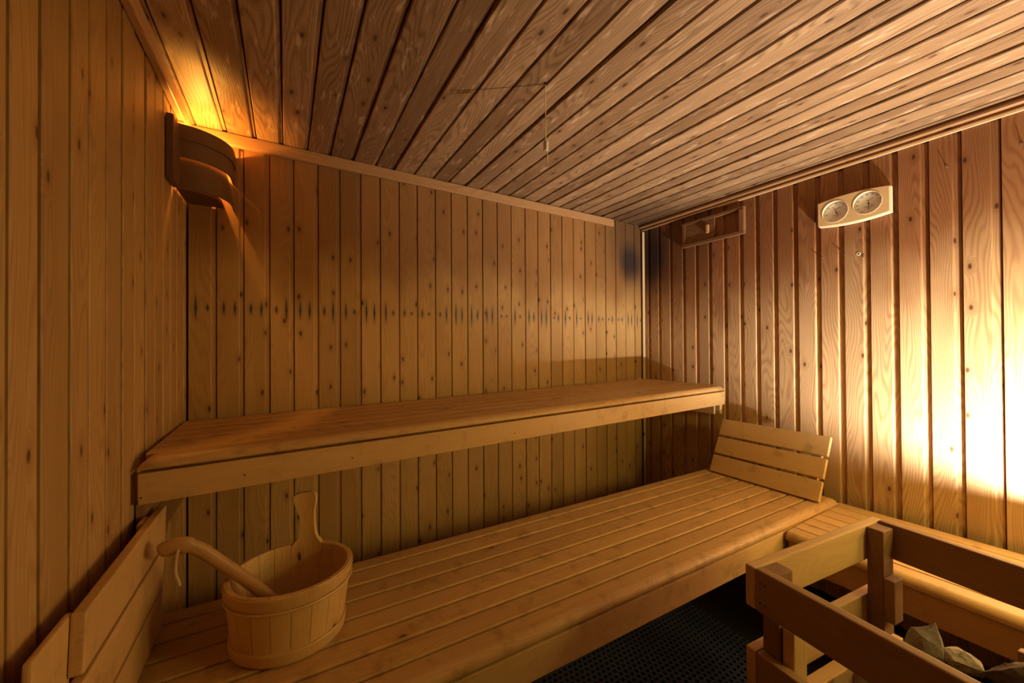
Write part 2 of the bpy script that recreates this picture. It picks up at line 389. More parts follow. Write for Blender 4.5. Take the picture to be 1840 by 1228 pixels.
# ceiling boards run front to back
cx0 = [XL, -0.28, -0.189] + [-0.097, -0.009, 0.08, 0.164, 0.256, 0.35, 0.432, 0.527, 0.62, 0.705, 0.795, 0.885, 0.975, 1.063, 1.155, 1.253, 1.337, 1.423, 1.511, 1.601, 1.6905, 1.7795, 1.870, 1.958, 2.053, 2.135, XR]
def pf_ceil(w): return plank_profile(w, 0.010, 0.006, 0.004, 0.003)
for i, (a, b) in enumerate(zip(cx0, cx0[1:])):
    w = round(b - a, 3)
    if w < 0.05: prof = plank_profile(w, 0, 0, .002)
    else: prof = pf_ceil(w)
    jig = random.uniform(-0.003, 0.002) if 0.2 < a < 2.0 else 0
    z0 = ceil_z(a) + jig; z1 = ceil_z(b) + jig
    p0, q0 = S(b, YF, z1), S(a, YF, z0)
    xax = (q0 - p0).normalized(); zax = Vector((0, 1, 0)); yax = zax.cross(xax)   # face (-Y local) must look down
    m = Matrix((xax, yax, zax)).transposed().to_4x4()
    if yax.z < 0:
        xax = -xax; yax = -yax; p0 = q0
        m = Matrix((xax, yax, zax)).transposed().to_4x4()
    else:
        prof = [(w - x, y) for x, y in prof][::-1]
    m.translation = p0
    link('plank', extrude_mesh(prof, 1.87 - YF), M['pine_ceiling'], ceiling, m)

# trims under the ceiling
fb = (math.sin(GW), -math.cos(GW), 0)
t1 = bar('trim_1', M['trim_wood'], None, (XL + .02, yback(XL) - .001, 0.776), (1.872, yback(1.872) - .001, 0.784), fb, 0.046, 0.02, 0.003)
# shift so that the strip stands proud of the boards
def proud(o, d):
    o.matrix_world = Matrix.Translation(Vector(d)) @ WM[o.name]; WM[o.name] = o.matrix_world.copy(); return o
proud(t1, (0, -0.0195, 0)); t1['kind'] = 'structure'
t2 = bar('trim_2', M['trim_wood'], None, (XL, YF, 0.777), (XL, 1.775, 0.777), (1, 0, 0), 0.046, 0.022, 0.004)
proud(t2, (0.0225, 0, 0)); t2['kind'] = 'structure'
# moulded cornice along the right wall: local x runs down, y towards the wall
mould = [(0.0, 0.006), (0.012, 0.004), (0.018, 0.004), (0.0185, -0.006), (0.026, -0.006), (0.028, -0.003), (0.030, 0.008), (0.036, 0.012), (0.040, 0.006), (0.044, 0.006), (0.044, 0.03), (0.0, 0.03)]
a_, b_ = S(XR - .03, YF, 0.818), S(XR - .03, 1.85, 0.818)
m3 = Matrix((Vector((0, 0, -1)), Vector((1, 0, 0)), Vector((0, -1, 0)))).transposed().to_4x4(); m3.translation = b_
t3 = link('trim_3', extrude_mesh(mould, (b_ - a_).length), M['trim_dark'], None, m3); t3['kind'] = 'structure'
t3b = box_ends('bead', M['trim_pale'], t3, (XR - .014, YF, 0.7745), (XR - .014, 1.30, 0.7745), (-1, 0, 0), 0.010, 0.013, 0.002)
# slim corner batten on the right of the back wall
t4 = box_ends('trim_4', M['trim_pale'], None, (XR - .012, 1.835, -1.19), (XR - .012, 1.835, 0.765), (-.5, -1, 0), 0.016, 0.012, 0.002); t4['kind'] = 'structure'

# ------------------------------------------------------------------ rubber mat
def make_mat():
    px, py = 0.023, 0.0199; r, n, th = 0.0078, 8, 0.008
    x0, x1, y0, y1 = 0.15, 1.60, -0.30, 1.35
    verts, faces = [], []
    rows = int((y1 - y0) / py); cols = int((x1 - x0) / px)
    for j in range(rows):
        for i in range(cols):
            cx = x0 + (i + 0.5 * (j % 2)) * px; cy = y0 + j * py
            # hexagonal cell with a hole (12 outer samples reduced to 6 corners, 6-sided hole ring)
            b = len(verts)
            hx = []
            for k in range(6):
                a = math.radians(30 + 60 * k); R = px / math.sqrt(3)
                hx.append((cx + R * math.cos(a), cy + R * math.sin(a) * (py / (px * 0.866))))
            hole = [(cx + r * math.cos(math.radians(30 + 60 * k)), cy + r * math.sin(math.radians(30 + 60 * k))) for k in range(6)]
            verts += [(p[0], p[1], th) for p in hx] + [(p[0], p[1], th) for p in hole] + [(p[0], p[1], 0.0) for p in hole]
            for k in range(6):
                k2 = (k + 1) % 6
                faces.append((b + k, b + k2, b + 6 + k2, b + 6 + k))
                faces.append((b + 6 + k, b + 6 + k2, b + 12 + k2, b + 12 + k))
    me = D2.meshes.new('mat'); me.from_pydata(verts, [], faces); me.update()
    o = link('rubber_mat', me, M['rubber'], None, Matrix.Translation(Vector((0, 0, 0.001))))
    tag(o, 'black rubber drainage mat with round holes on the floor under the benches', 'mat')
make_mat()

# ------------------------------------------------------------------ benches
def rotp(g, off, t):
    """point at distance t along a line rotated by g whose perpendicular offset is off"""
    return (t * math.cos(g) - off * math.sin(g), t * math.sin(g) + off * math.cos(g))

def nose_profile(w, t, r):
    """plank with one large rounded upper edge at x=0; y=0 is the top"""
    pts = []
    for k in range(9):
        a = math.radians(180 + 90 * k / 8); pts.append((r + r * math.cos(a), r * 0.85 + r * 0.85 * math.sin(a)))
    pts += [(w - .002, 0), (w, .002), (w, t), (0.004, t), (0.0, t - .004)]
    return pts

def bench_x(name, label, g, ztop, edges, t0, t1, thick, apron_off, apron_z, mat_top, mat_front, z_gap=0.005, tips=0.0):
    """bench running along X: edges = perpendicular offsets from front (small) to back"""
    x0, y0 = rotp(g, edges[0], t0)
    e = empty(name, (x0, y0, ztop), label, 'bench')
    d = Vector((math.cos(g), math.sin(g), 0))
    for i, (a, b) in enumerate(zip(edges, edges[1:])):
        w = b - a - 0.008
        pa = rotp(g, a + 0.004, t0); pb = rotp(g, a + 0.004, t1)
        A = S(pa[0], pa[1], ztop); B = S(pb[0], pb[1], ztop)
        z = (B - A).normalized(); y = Vector((0, 0, -1)); y = (y - z * y.dot(z)).normalized(); x = y.cross(z)
        # x should run towards the back
        if x.dot(Vector((-math.sin(g), math.cos(g), 0))) < 0:
            z = -z; x = y.cross(z); A = B
        L = (S(pb[0], pb[1], ztop) - S(pa[0], pa[1], ztop)).length
        if i == 0: prof = nose_profile(w, thick + 0.004, 0.026)
        else: prof = rect(w, thick, 0.004, 3)
        mw = Matrix((x, y, z)).transposed().to_4x4(); mw.translation = A + Vector((0, 0, random.uniform(-.0008, .0004) if i else 0))
        me = extrude_mesh(prof, L)
        if i == 0:
            bm = bmesh.new(); bm.from_mesh(me)
            bmesh.ops.bisect_plane(bm, geom=bm.verts[:] + bm.edges[:] + bm.faces[:], plane_co=(0, 0, 0.03), plane_no=(0, 0, 1))
            bmesh.ops.bisect_plane(bm, geom=bm.verts[:] + bm.edges[:] + bm.faces[:], plane_co=(0, 0, L - 0.03), plane_no=(0, 0, 1))
            for zz, s in ((0.015, -1), (L - 0.015, 1)):
                bmesh.ops.bisect_plane(bm, geom=bm.verts[:] + bm.edges[:] + bm.faces[:], plane_co=(0, 0, zz), plane_no=(0, 0, 1))
            for v in bm.verts:     # rounded tips of the nosing
                k = max(0.0, 0.03 - v.co.z, v.co.z - (L - 0.03)) / 0.03
                if k > 0: v.co.y += 0.016 * k * k * (1 if v.co.y < thick * 0.7 else 0)
            me2 = bm_mesh(bm); me = me2
        link('plank', me, mat_top, e, mw)
    pa = rotp(g, apron_off, t0); pb = rotp(g, apron_off, t1)
    zc = (apron_z[0] + apron_z[1]) / 2
    ap = box_ends('apron', mat_front, e, (pa[0], pa[1], zc), (pb[0], pb[1], zc), (math.sin(g), -math.cos(g), 0), apron_z[0] - apron_z[1], 0.024, 0.0025)
    return e

# upper bench
ub = bench_x('upper_bench', 'upper sauna bench of pale planks with a deep front board against the back wall', GU, -0.261,
             [1.200, 1.268, 1.350, 1.432, 1.514, 1.596, 1.678, 1.752], XL + 0.034, 2.142, 0.022, 1.206, (-0.2935, -0.366), M['aspen_top'], M['aspen'])
for k, t in enumerate((0.25, 0.95, 1.65)):
    pa = rotp(GU, 1.232, t); pb = rotp(GU, 1.74, t)
    box_ends('cross_brace', M['aspen'], ub, (pa[0], pa[1], -0.305), (pb[0], pb[1], -0.305), (0, 0, 1), 0.045, 0.04, 0.002)
for t, z in ((-0.272, -0.349), (-0.075, -0.334), (0.185, -0.334), (0.75, -0.338), (1.35, -0.330), (1.95, -0.345)):
    bm = bmesh.new(); cyl_bm(bm, 0.0022, -0.001, 0.0006, 10); pa = rotp(GU, 1.206, t)
    link('nail', bm_mesh(bm, 'nail'), M['iron'], ub, Matrix.Translation(S(pa[0], pa[1], z)) @ Vector((math.sin(GU), -math.cos(GU), 0)).to_track_quat('Z', 'Y').to_matrix().to_4x4())
# wall cleats that carry it
for k, (za, zb, y0) in enumerate(((-0.372, -0.415, 1.232), (-0.418, -0.50, 1.245))):
    box_ends('cleat', M['post_wood'], ub, (XL + .022, y0, (za + zb) / 2), (XL + .022, 1.74, (za + zb) / 2), (1, 0, 0), za - zb, 0.018, 0.002)
box_ends('cleat', M['aspen'], ub, (2.068, 1.27, -0.396), (2.068, 1.80, -0.396), (-1, 0, 0), 0.05, 0.014, 0.002)
box_ends('cleat', M['aspen'], ub, (2.125, 1.27, -0.398), (2.125, 1.80, -0.398), (-1, 0, 0), 0.056, 0.026, 0.002)

# lower bench
lb = bench_x('lower_bench', 'wide lower sauna bench of pale planks carrying the wooden bucket', GL, -0.71,
             [0.793, 0.865, 0.934, 1.002, 1.071, 1.145, 1.213, 1.2885, 1.3446], XL + 0.012 - 0.04, 2.068, 0.024, 0.800, (-0.7455, -0.829), M['aspen_top'], M['aspen'])
for t in (0.1, 0.8, 1.5):
    pa = rotp(GL, 0.83, t); pb = rotp(GL, 1.335, t)
    box_ends('cross_brace', M['aspen'], lb, (pa[0], pa[1], -0.74), (pb[0], pb[1], -0.74), (0, 0, 1), 0.045, 0.06, 0.002)
for t in (0.1, 1.5):
    pa = rotp(GL, 1.20, t)
    box_ends('leg', M['post_wood'], lb, (pa[0], pa[1], -1.19 - K * pa[0]), (pa[0], pa[1], -0.80), (0, -1, 0), 0.06, 0.04, 0.002)

# side bench along the right wall
sb = empty('side_bench', (1.65, 0.2, -0.74), 'narrow side bench of thin slats along the right wall behind the stove guard', 'bench')
sx = [1.640, 1.712, 1.781, 1.856, 1.926, 2.002, 2.075, 2.140]
for i, (a, b) in enumerate(zip(sx, sx[1:])):
    w = b - a - 0.004
    A = S(a + .002, -0.45, -0.74); z = Vector((0, 1, 0)); y = Vector((0, 0, -1)); x = y.cross(z)
    if x.x < 0: z = -z; x = y.cross(z); A = S(a + .002, 0.728, -0.74)
    mw = Matrix((x, y, z)).transposed().to_4x4(); mw.translation = A
    prof = nose_profile(w + (.0), 0.032, 0.024) if i == 0 else rect(w, 0.022, 0.0018, 2)
    link('plank', extrude_mesh(prof, 1.178), M['aspen'], sb, mw)
box_ends('apron', M['aspen'], sb, (1.660, -0.45, -0.8215), (1.660, 0.728, -0.8215), (-1, 0, 0), 0.089, 0.022, 0.003)
for y in (-0.3, 0.2, 0.66):
    box_ends('cross_brace', M['aspen'], sb, (1.685, y, -0.765), (2.12, y, -0.765), (0, 0, 1), 0.045, 0.05, 0.002)
for y in (-0.25, 0.55):
    box_ends('leg', M['post_wood'], sb, (1.72, y, -1.19 - K * 1.72), (1.72, y, -0.82), (-1, 0, 0), 0.05, 0.04, 0.002)

# ------------------------------------------------------------------ backrests
def backrest(name, label, y0, y1, xb, zb, xt, zt, sgn, batt):
    """slats along Y between (xb,zb) bottom and (xt,zt) top; sgn: +1 face looks to +x, -1 to -x"""
    e = empty(name, (xb, (y0 + y1) / 2, zb), label, 'backrest')
    up = Vector((xt - xb, 0, zt - zb)); Ht = up.length; un = up.normalized()
    nrm = Vector((un.z, 0, -un.x)) * 1.0
    if nrm.x * sgn < 0: nrm = -nrm
    gap = 0.011; h = (Ht - 2 * gap) / 3
    for k in range(3):
        c = Vector((xb, 0, zb)) + un * (h / 2 + k * (h + gap))
        o = box_ends('slat', M['aspen'], e, (c.x, y0, c.z), (c.x, y1, c.z), tuple(nrm), h, 0.018, 0.004, seg=3)
    for (ya, wd, dp) in batt:
        c0 = Vector((xb, 0, zb)) + un * 0.004 - nrm * 0.0185; c1 = Vector((xb, 0, zb)) + un * (Ht - 0.002) - nrm * 0.0185
        box_ends('batten', M['aspen'], e, (c0.x, ya, c0.z), (c1.x, ya, c1.z), tuple(nrm), wd, dp, 0.003)
    return e
backrest('slatted_backrest', 'slatted wooden backrest leaning back at the far end of the lower bench',
         0.740, 1.230, 1.954, -0.7020, 2.084, -0.441, -1, [(0.785, 0.035, 0.022), (1.185, 0.035, 0.022)])
backrest('slatted_backrest', 'slatted wooden backrest standing on edge beside the bucket against the near wall',
         0.832, 1.282, -0.272, -0.7085, -0.262, -0.400, 1, [(0.790, 0.110, 0.009), (1.20, 0.05, 0.012)])

# ------------------------------------------------------------------ bucket
BZ, BT = -0.7078, -0.550
bc = (0.006, 1.090)
e = empty('sauna_bucket', (bc[0], bc[1], BZ), 'oval pale wooden bucket with a tall paddle handle on the lower bench', 'bucket', rz=math.radians(-20))
bmw = WM[e.name]
NS = 20
def bell(s, z):  # outer semi axes at height fraction s
    return (0.118 + 0.021 * s, 0.103 + 0.024 * s)
Hh = BT - BZ
def ring_pt(th, s, inset=0.0, out=0.0):
    a, b = bell(s, 0); a += out - inset; b += out - inset
    cy = 0.012 * s
    return (a * math.cos(th), b * math.sin(th) + cy, s * Hh)
hs = 5  # the stave with the handle points to the back
for k in range(NS):
    if k in (4, 5): continue
    th0, th1 = 2 * math.pi * k / NS, 2 * math.pi * (k + 1) / NS
    bm = bmesh.new(); g = []
    for s in (0.0, 0.5, 0.985, 1.0):
        row = []
        ch = 0.0015 if s == 1.0 else 0
        for j in range(4):
            th = th0 + 0.004 + (th1 - th0 - 0.008) * j / 3
            row.append((bm.verts.new(ring_pt(th, s, 0.0 + ch)), bm.verts.new(ring_pt(th, s, 0.012 - ch))))
        g.append(row)
    for r in range(3):
        for j in range(3):
            bm.faces.new((g[r][j][0], g[r][j + 1][0], g[r + 1][j + 1][0], g[r + 1][j][0]))
            bm.faces.new((g[r][j][1], g[r + 1][j][1], g[r + 1][j + 1][1], g[r][j + 1][1]))
        bm.faces.new((g[r][0][0], g[r + 1][0][0], g[r + 1][0][1], g[r][0][1])); bm.faces.new((g[r][3][0], g[r][3][1], g[r + 1][3][1], g[r + 1][3][0]))
    for j in range(3):
        bm.faces.new((g[3][j][0], g[3][j + 1][0], g[3][j + 1][1], g[3][j][1])); bm.faces.new((g[0][j][0], g[0][j][1], g[0][j + 1][1], g[0][j + 1][0]))
    link('stave', bm_mesh(bm, 'stave'), M['bucket_wood'], e, bmw)
# handle stave: two stave widths at the bucket, narrowing to a neck and widening to a paddle
bm = bmesh.new(); g = []
thA, thB = 2 * math.pi * 4 / NS, 2 * math.pi * 6 / NS
prof_h = [(0.0, 1.0, 0), (0.5, 1.0, 0), (0.97, 1.0, 0), (1.03, 0.80, 0), (1.08, 0.62, 0), (1.16, 0.52, -.02), (1.30, 0.46, -.03), (1.42, 0.46, -.05), (1.54, 0.54, -.09), (1.64, 0.66, -.12),
          (1.72, 0.72, -.14), (1.79, 0.70, -.14), (1.83, 0.58, -.13), (1.845, 0.32, -.12)]
mid = (thA + thB) / 2
for s, wf, sh in prof_h:
    row = []
    s_ = min(s, 1.0)
    base_mid = Vector(ring_pt(mid, s_)); 
    for j in range(7):
        f = (j / 6 - 0.5) * wf + sh * -1.0
        th = mid + (thB - thA) * 0.985 * f
        po, pi = Vector(ring_pt(th, s_)), Vector(ring_pt(th, s_, 0.012))
        if s > 1.0:
            dz = (s - 1.0) * Hh
            # straighten the board above the rim
            po = Vector((po.x, po.y, s * Hh)); pi = Vector((pi.x, pi.y, s * Hh))
            po.y += (s - 1) * 0.02; pi.y += (s - 1) * 0.02
            if s > 1.85 and j in (0, 6): po.z -= .0; pi.z -= .0
        row.append((bm.verts.new(po), bm.verts.new(pi)))
    g.append(row)
for r in range(len(g) - 1):
    for j in range(6):
        bm.faces.new((g[r][j][0], g[r][j + 1][0], g[r + 1][j + 1][0], g[r + 1][j][0])); bm.faces.new((g[r][j][1], g[r + 1][j][1], g[r + 1][j + 1][1], g[r][j + 1][1]))
    bm.faces.new((g[r][0][0], g[r + 1][0][0], g[r + 1][0][1], g[r][0][1])); bm.faces.new((g[r][6][0], g[r][6][1], g[r + 1][6][1], g[r + 1][6][0]))
for j in range(6):
    bm.faces.new((g[-1][j][0], g[-1][j + 1][0], g[-1][j + 1][1], g[-1][j][1])); bm.faces.new((g[0][j][0], g[0][j][1], g[0][j + 1][1], g[0][j + 1][0]))
hd = link('handle_stave', bm_mesh(bm, 'handle'), M['bucket_wood'], e, bmw)
def hoop(s0, s1, out, name='hoop'):
    bm = bmesh.new(); n = 64; R = []
    for k in range(n):
        th = 2 * math.pi * k / n
        R.append([bm.verts.new(ring_pt(th, s, 0, o)) for s, o in ((s0, -.001), (s0, out * .7), (s0 + .02, out), (s1 - .02, out), (s1, out * .7), (s1, -.001))])
    for k in range(n):
        a, b = R[k], R[(k + 1) % n]
        for j in range(6): bm.faces.new((a[j], b[j], b[(j + 1) % 6], a[(j + 1) % 6]))
    return link(name, bm_mesh(bm, 'hoop', False), M['hoop_wood'], e, bmw)
hoop(0.825, 0.985, 0.0035); hoop(0.765, 0.805, 0.0060, 'hoop'); hoop(0.03, 0.20, 0.0055)
bm = bmesh.new()
n = 40
top = [bm.verts.new((0.1055 * math.cos(2 * math.pi * k / n), 0.0905 * math.sin(2 * math.pi * k / n), 0.016)) for k in range(n)]
bot = [bm.verts.new((v.co.x, v.co.y, 0.006)) for v in top]
bm.faces.new(top); bm.faces.new(bot[::-1])
for k in range(n): bm.faces.new((top[k], bot[k], bot[(k + 1) % n], top[(k + 1) % n]))
link('bottom', bm_mesh(bm, 'bottom'), M['bucket_wood'], e, bmw)

# ------------------------------------------------------------------ ladle
lp = [(-0.236, 1.100, -0.446), (-0.222, 1.100, -0.438), (-0.198, 1.100, -0.438), (-0.169, 1.105, -0.458), (-0.129, 1.108, -0.504), (-0.085, 1.104, -0.552), (-0.046, 1.09, -0.592), (-0.01, 1.08, -0.632)]
pts = spline([tuple(S(*p)) for p in lp], 6)
nr = len(pts)
rad = []
for i in range(nr):
    f = i / (nr - 1)
    if f < 0.06: w = (0.006 + 0.09 * f, 0.010 + 0.13 * f)
    elif f < 0.35: w = (0.0115, 0.018)
    else: w = (0.0115, 0.0145)
    rad.append(w)
la = empty('wooden_ladle', (-0.05, 1.09, -0.60), 'wooden ladle resting across the bucket rim with a bent handle', 'ladle')
m0 = tube_mesh(pts, rad, 14)
link('handle', m0, M['ladle_wood'], la, Matrix.Identity(4))
bm = bmesh.new(); rings = []
for s in range(9):       # scoop bowl inside the bucket
    a = math.radians(90 * s / 8); rr = 0.038 * math.sin(a) + 0.0005; rings.append([bm.verts.new((rr * math.cos(2 * math.pi * k / 24), rr * math.sin(2 * math.pi * k / 24), -0.040 * math.cos(a))) for k in range(24)])
inner = []
for s in range(8, -1, -1):
    a = math.radians(90 * s / 8); rr = 0.033 * math.sin(a) + 0.0005; inner.append([bm.verts.new((rr * math.cos(2 * math.pi * k / 24), rr * math.sin(2 * math.pi * k / 24), -0.034 * math.cos(a))) for k in range(24)])
allr = rings + inner
for a, b in zip(allr, allr[1:]):
    for k in range(24): bm.faces.new((a[k], a[(k + 1) % 24], b[(k + 1) % 24], b[k]))
link('bowl', bm_mesh(bm, 'bowl', True), M['ladle_wood'], la, Matrix.Translation(S(0.020, 1.085, -0.646)) @ Matrix.Rotation(math.radians(10), 4, 'Y'))
rp = spline([tuple(S(*p)) for p in ((-0.2035, 1.096, -0.441), (-0.2045, 1.085, -0.447), (-0.2065, 1.083, -0.468), (-0.207, 1.084, -0.49), (-0.2035, 1.085, -0.506), (-0.200, 1.086, -0.520))], 6)
link('loop_string', tube_mesh(rp, [0.0030 if i < len(rp) - 8 else 0.0036 for i in range(len(rp))], 8), M['rope'], la, Matrix.Identity(4))

# ------------------------------------------------------------------ corner lamp with curved slats
le = empty('corner_lamp_shade', (-0.25, 1.66, 0.52), 'curved slatted wooden lamp shade glowing in the corner under the ceiling', 'lamp')
LC = (-0.302, 1.72)
def lamp_slat(z0, z1, r, name='slat', th=0.005, tp=0.0):
    bm = bmesh.new(); n = 20; P = []
    path = []
    for k in range(n + 1):
        a = math.radians(-90 + 90 * k / n); path.append((LC[0] + r * math.cos(a), LC[1] + r * math.sin(a), math.cos(a), math.sin(a)))
    path.append((LC[0] + r, 1.779, 1, 0))
    for (x, y, nx, ny) in path:
        P.append([bm.verts.new(S(x, y, z0)), bm.verts.new(S(x - nx * th, y - ny * th, z0)), bm.verts.new(S(x - nx * (th + tp), y - ny * (th + tp), z1)), bm.verts.new(S(x - nx * tp, y - ny * tp, z1))])
    for a, b in zip(P, P[1:]):
        for j in range(4): bm.faces.new((a[j], b[j], b[(j + 1) % 4], a[(j + 1) % 4]))
    bm.faces.new(P[0]); bm.faces.new(P[-1][::-1])
    return link(name, bm_mesh(bm, 'slat'), M['lamp_wood'], le, Matrix.Identity(4))
lamp_slat(0.668, 0.715, 0.138); lamp_slat(0.612, 0.673, 0.1325); lamp_slat(0.513, 0.621, 0.1335, th=0.004, tp=0.016)
box_ends('back_plate', M['lamp_wood'], le, (XL + .020, 1.545, 0.508), (XL + .020, 1.545, 0.705), (1, 0, 0), 0.085, 0.019, 0.003)
# bottom board, smaller than the slats so that a slit of light falls on the wall
bm = bmesh.new(); n = 18; lo = []; hi = []
for k in range(n + 1):
    a = math.radians(-90 + 90 * k / n); x, y = LC[0] + 0.102 * math.cos(a), LC[1] + 0.102 * math.sin(a)
    lo.append(bm.verts.new(S(x, y, 0.517))); hi.append(bm.verts.new(S(x, y, 0.527)))
for x, y in ((LC[0] + .102, 1.776), (XL + .004, 1.774), (XL + .004, LC[1] - .102)):
    lo.append(bm.verts.new(S(x, y, 0.517))); hi.append(bm.verts.new(S(x, y, 0.527)))
bm.faces.new(lo[::-1]); bm.faces.new(hi)
for k in range(len(lo)): bm.faces.new((lo[k], lo[(k + 1) % len(lo)], hi[(k + 1) % len(lo)], hi[k]))
link('bottom_board', bm_mesh(bm, 'bottom'), M['lamp_wood'], le, Matrix.Identity(4))
bm = bmesh.new(); bmesh.ops.create_uvsphere(bm, u_segments=16, v_segments=10, radius=0.009)
link('bulb', bm_mesh(bm, 'bulb', True), M['bulb'], le, Matrix.Translation(S(-0.258, 1.705, 0.650)))
bm = bmesh.new(); cyl_bm(bm, 0.008, 0, 0.11, 16)
link('socket', bm_mesh(bm, 'socket'), M['weight'], le, Matrix.Translation(S(-0.258, 1.705, 0.527)))

# ------------------------------------------------------------------ ceiling pull cord
pc = empty('pull_cord', (0.695, 0.962, 0.797), 'thin pull cord with a pale weight hanging from the ceiling', 'cord')
def wire(name, parent, pl, r, mat, n=8, per=4):
    return link(name, tube_mesh(spline([tuple(S(*p)) for p in pl], per), r, n), mat, parent, Matrix.Identity(4))
wire('string', pc, [(0.695, 0.962, 0.806), (0.6952, 0.962, 0.72), (0.695, 0.962, 0.622)], 0.0016, M['cord'])
bm = bmesh.new(); cyl_bm(bm, 0.0078, 0, 0.030, 18); bmesh.ops.bevel(bm, geom=[e_ for e_ in bm.edges if abs(e_.verts[0].co.z - e_.verts[1].co.z) < 1e-5], offset=0.0016, segments=2, affect='EDGES')
link('weight', bm_mesh(bm, 'weight', False), M['weight'], pc, Matrix.Translation(S(0.696, 0.962, 0.594)))
wire('string_end', pc, [(0.696, 0.962, 0.596), (0.701, 0.962, 0.585), (0.702, 0.962, 0.572), (0.7, 0.962, 0.560)], 0.0018, M['cord'])
bm = bmesh.new(); cyl_bm(bm, 0.0055, -0.004, 0.0, 12)
link('ceiling_hook', bm_mesh(bm, 'hook'), M['iron'], pc, Matrix.Translation(S(0.695, 0.962, 0.806)))
wire('feed_wire', pc, [(0.695, 0.962, 0.8025), (0.60, 1.03, 0.801), (0.45, 1.13, 0.800)], 0.0004, M['iron'])

# ------------------------------------------------------------------ objects on the right wall; local frame: u = towards far end (+y), v = up, n = -x
def wallpt(y, z, d=0.0): return S(XR - d, y, z)
def wall_mw(y, z, d=0.0, rot=0.0):
    # local X -> -Y world (reading direction seen from the room), local Y -> up, local Z -> out of the wall (-x)
    m = Matrix((Vector((0, -1, 0)), Vector((0, 0, 1)), Vector((-1, 0, 0)))).transposed().to_4x4(); m.translation = wallpt(y, z, d)
    return m @ Matrix.Rotation(rot, 4, 'Z')
te = empty('sauna_thermometer', (XR - 0.012, 0.681, 0.575), 'pale wooden wall plaque with two round dials, a hygrometer and a thermometer', 'thermometer')
tm = wall_mw(0.681, 0.575, 0.0)
HW, HE, HB = 0.1225, 0.0525, 0.0635   # half width, half height at ends, half height in the middle
def bow(x): return HE + (HB - HE) * (1 - (x / HW) ** 2)
def plaque(z0, z1, holes, name, mat, half=None, ring=None):
    """bowed plaque with round holes: built as columns with arcs"""
    bm = bmesh.new()
    # 2D outline + holes via triangulated fill
    n = 20; out = []
    for k in range(n + 1): x = -HW + 2 * HW * k / n; out.append((x, -bow(x)))
    for k in range(n + 1): x = HW - 2 * HW * k / n; out.append((x, bow(x)))
    loops = [out] + [[(cx + r * math.cos(2 * math.pi * k / 36), cy + r * math.sin(2 * math.pi * k / 36)) for k in range(36)] for cx, cy, r in holes]
    vs = []; es = []
    for lpx in loops:
        v = [bm.verts.new((p[0], p[1], z1)) for p in lpx]; vs.append(v)
        for i in range(len(v)): es.append(bm.edges.new((v[i], v[(i + 1) % len(v)])))
    bmesh.ops.triangle_fill(bm, edges=es, use_beauty=True, use_dissolve=False)
    for v in vs:
        b = [bm.verts.new((q.co.x, q.co.y, z0)) for q in v]
        for i in range(len(v)): bm.faces.new((v[i], v[(i + 1) % len(v)], b[(i + 1) % len(v)], b[i]))
    return link(name, bm_mesh(bm, name), mat, te, tm)
dials = [(-0.059, -0.001, 0.0490), (0.053, 0.004, 0.0490)]
plaque(0.004, 0.030, dials, 'face_board', M['thermo_wood'])
plaque(0.0, 0.004, [], 'back_board', M['thermo_wood'])
# near end and lower edge: strips coloured paler to look lit
def strip(path, w, z0, z1, name, mat):
    bm = bmesh.new(); R = []
    for (x, y, nx, ny) in path:
        R.append([bm.verts.new((x, y, z0)), bm.verts.new((x + nx * w, y + ny * w, z0)), bm.verts.new((x + nx * w, y + ny * w, z1)), bm.verts.new((x, y, z1))])
    for a, b in zip(R, R[1:]):
        for j in range(4): bm.faces.new((a[j], b[j], b[(j + 1) % 4], a[(j + 1) % 4]))
    bm.faces.new(R[0]); bm.faces.new(R[-1][::-1])
    return link(name, bm_mesh(bm, name), mat, te, tm)
strip([(-HW + 2 * HW * k / 16, -bow(-HW + 2 * HW * k / 16), 0, -1) for k in range(17)], 0.004, 0.002, 0.020, 'lit_edge_strip', M['pale_wood'])
strip([(HW, -HE - .004, 1, 0), (HW, HE, 1, 0)], 0.004, 0.002, 0.020, 'lit_edge_strip', M['pale_wood'])
for cx, cy, r in dials:
    strip([(cx + r * math.cos(2 * math.pi * k / 48), cy + r * math.sin(2 * math.pi * k / 48), -math.cos(2 * math.pi * k / 48), -math.sin(2 * math.pi * k / 48)) for k in range(49)], 0.0022, 0.011, 0.0315, 'lit_hole_wall', M['pale_wood'])  # dial hole walls coloured pale to stand for the light they catch

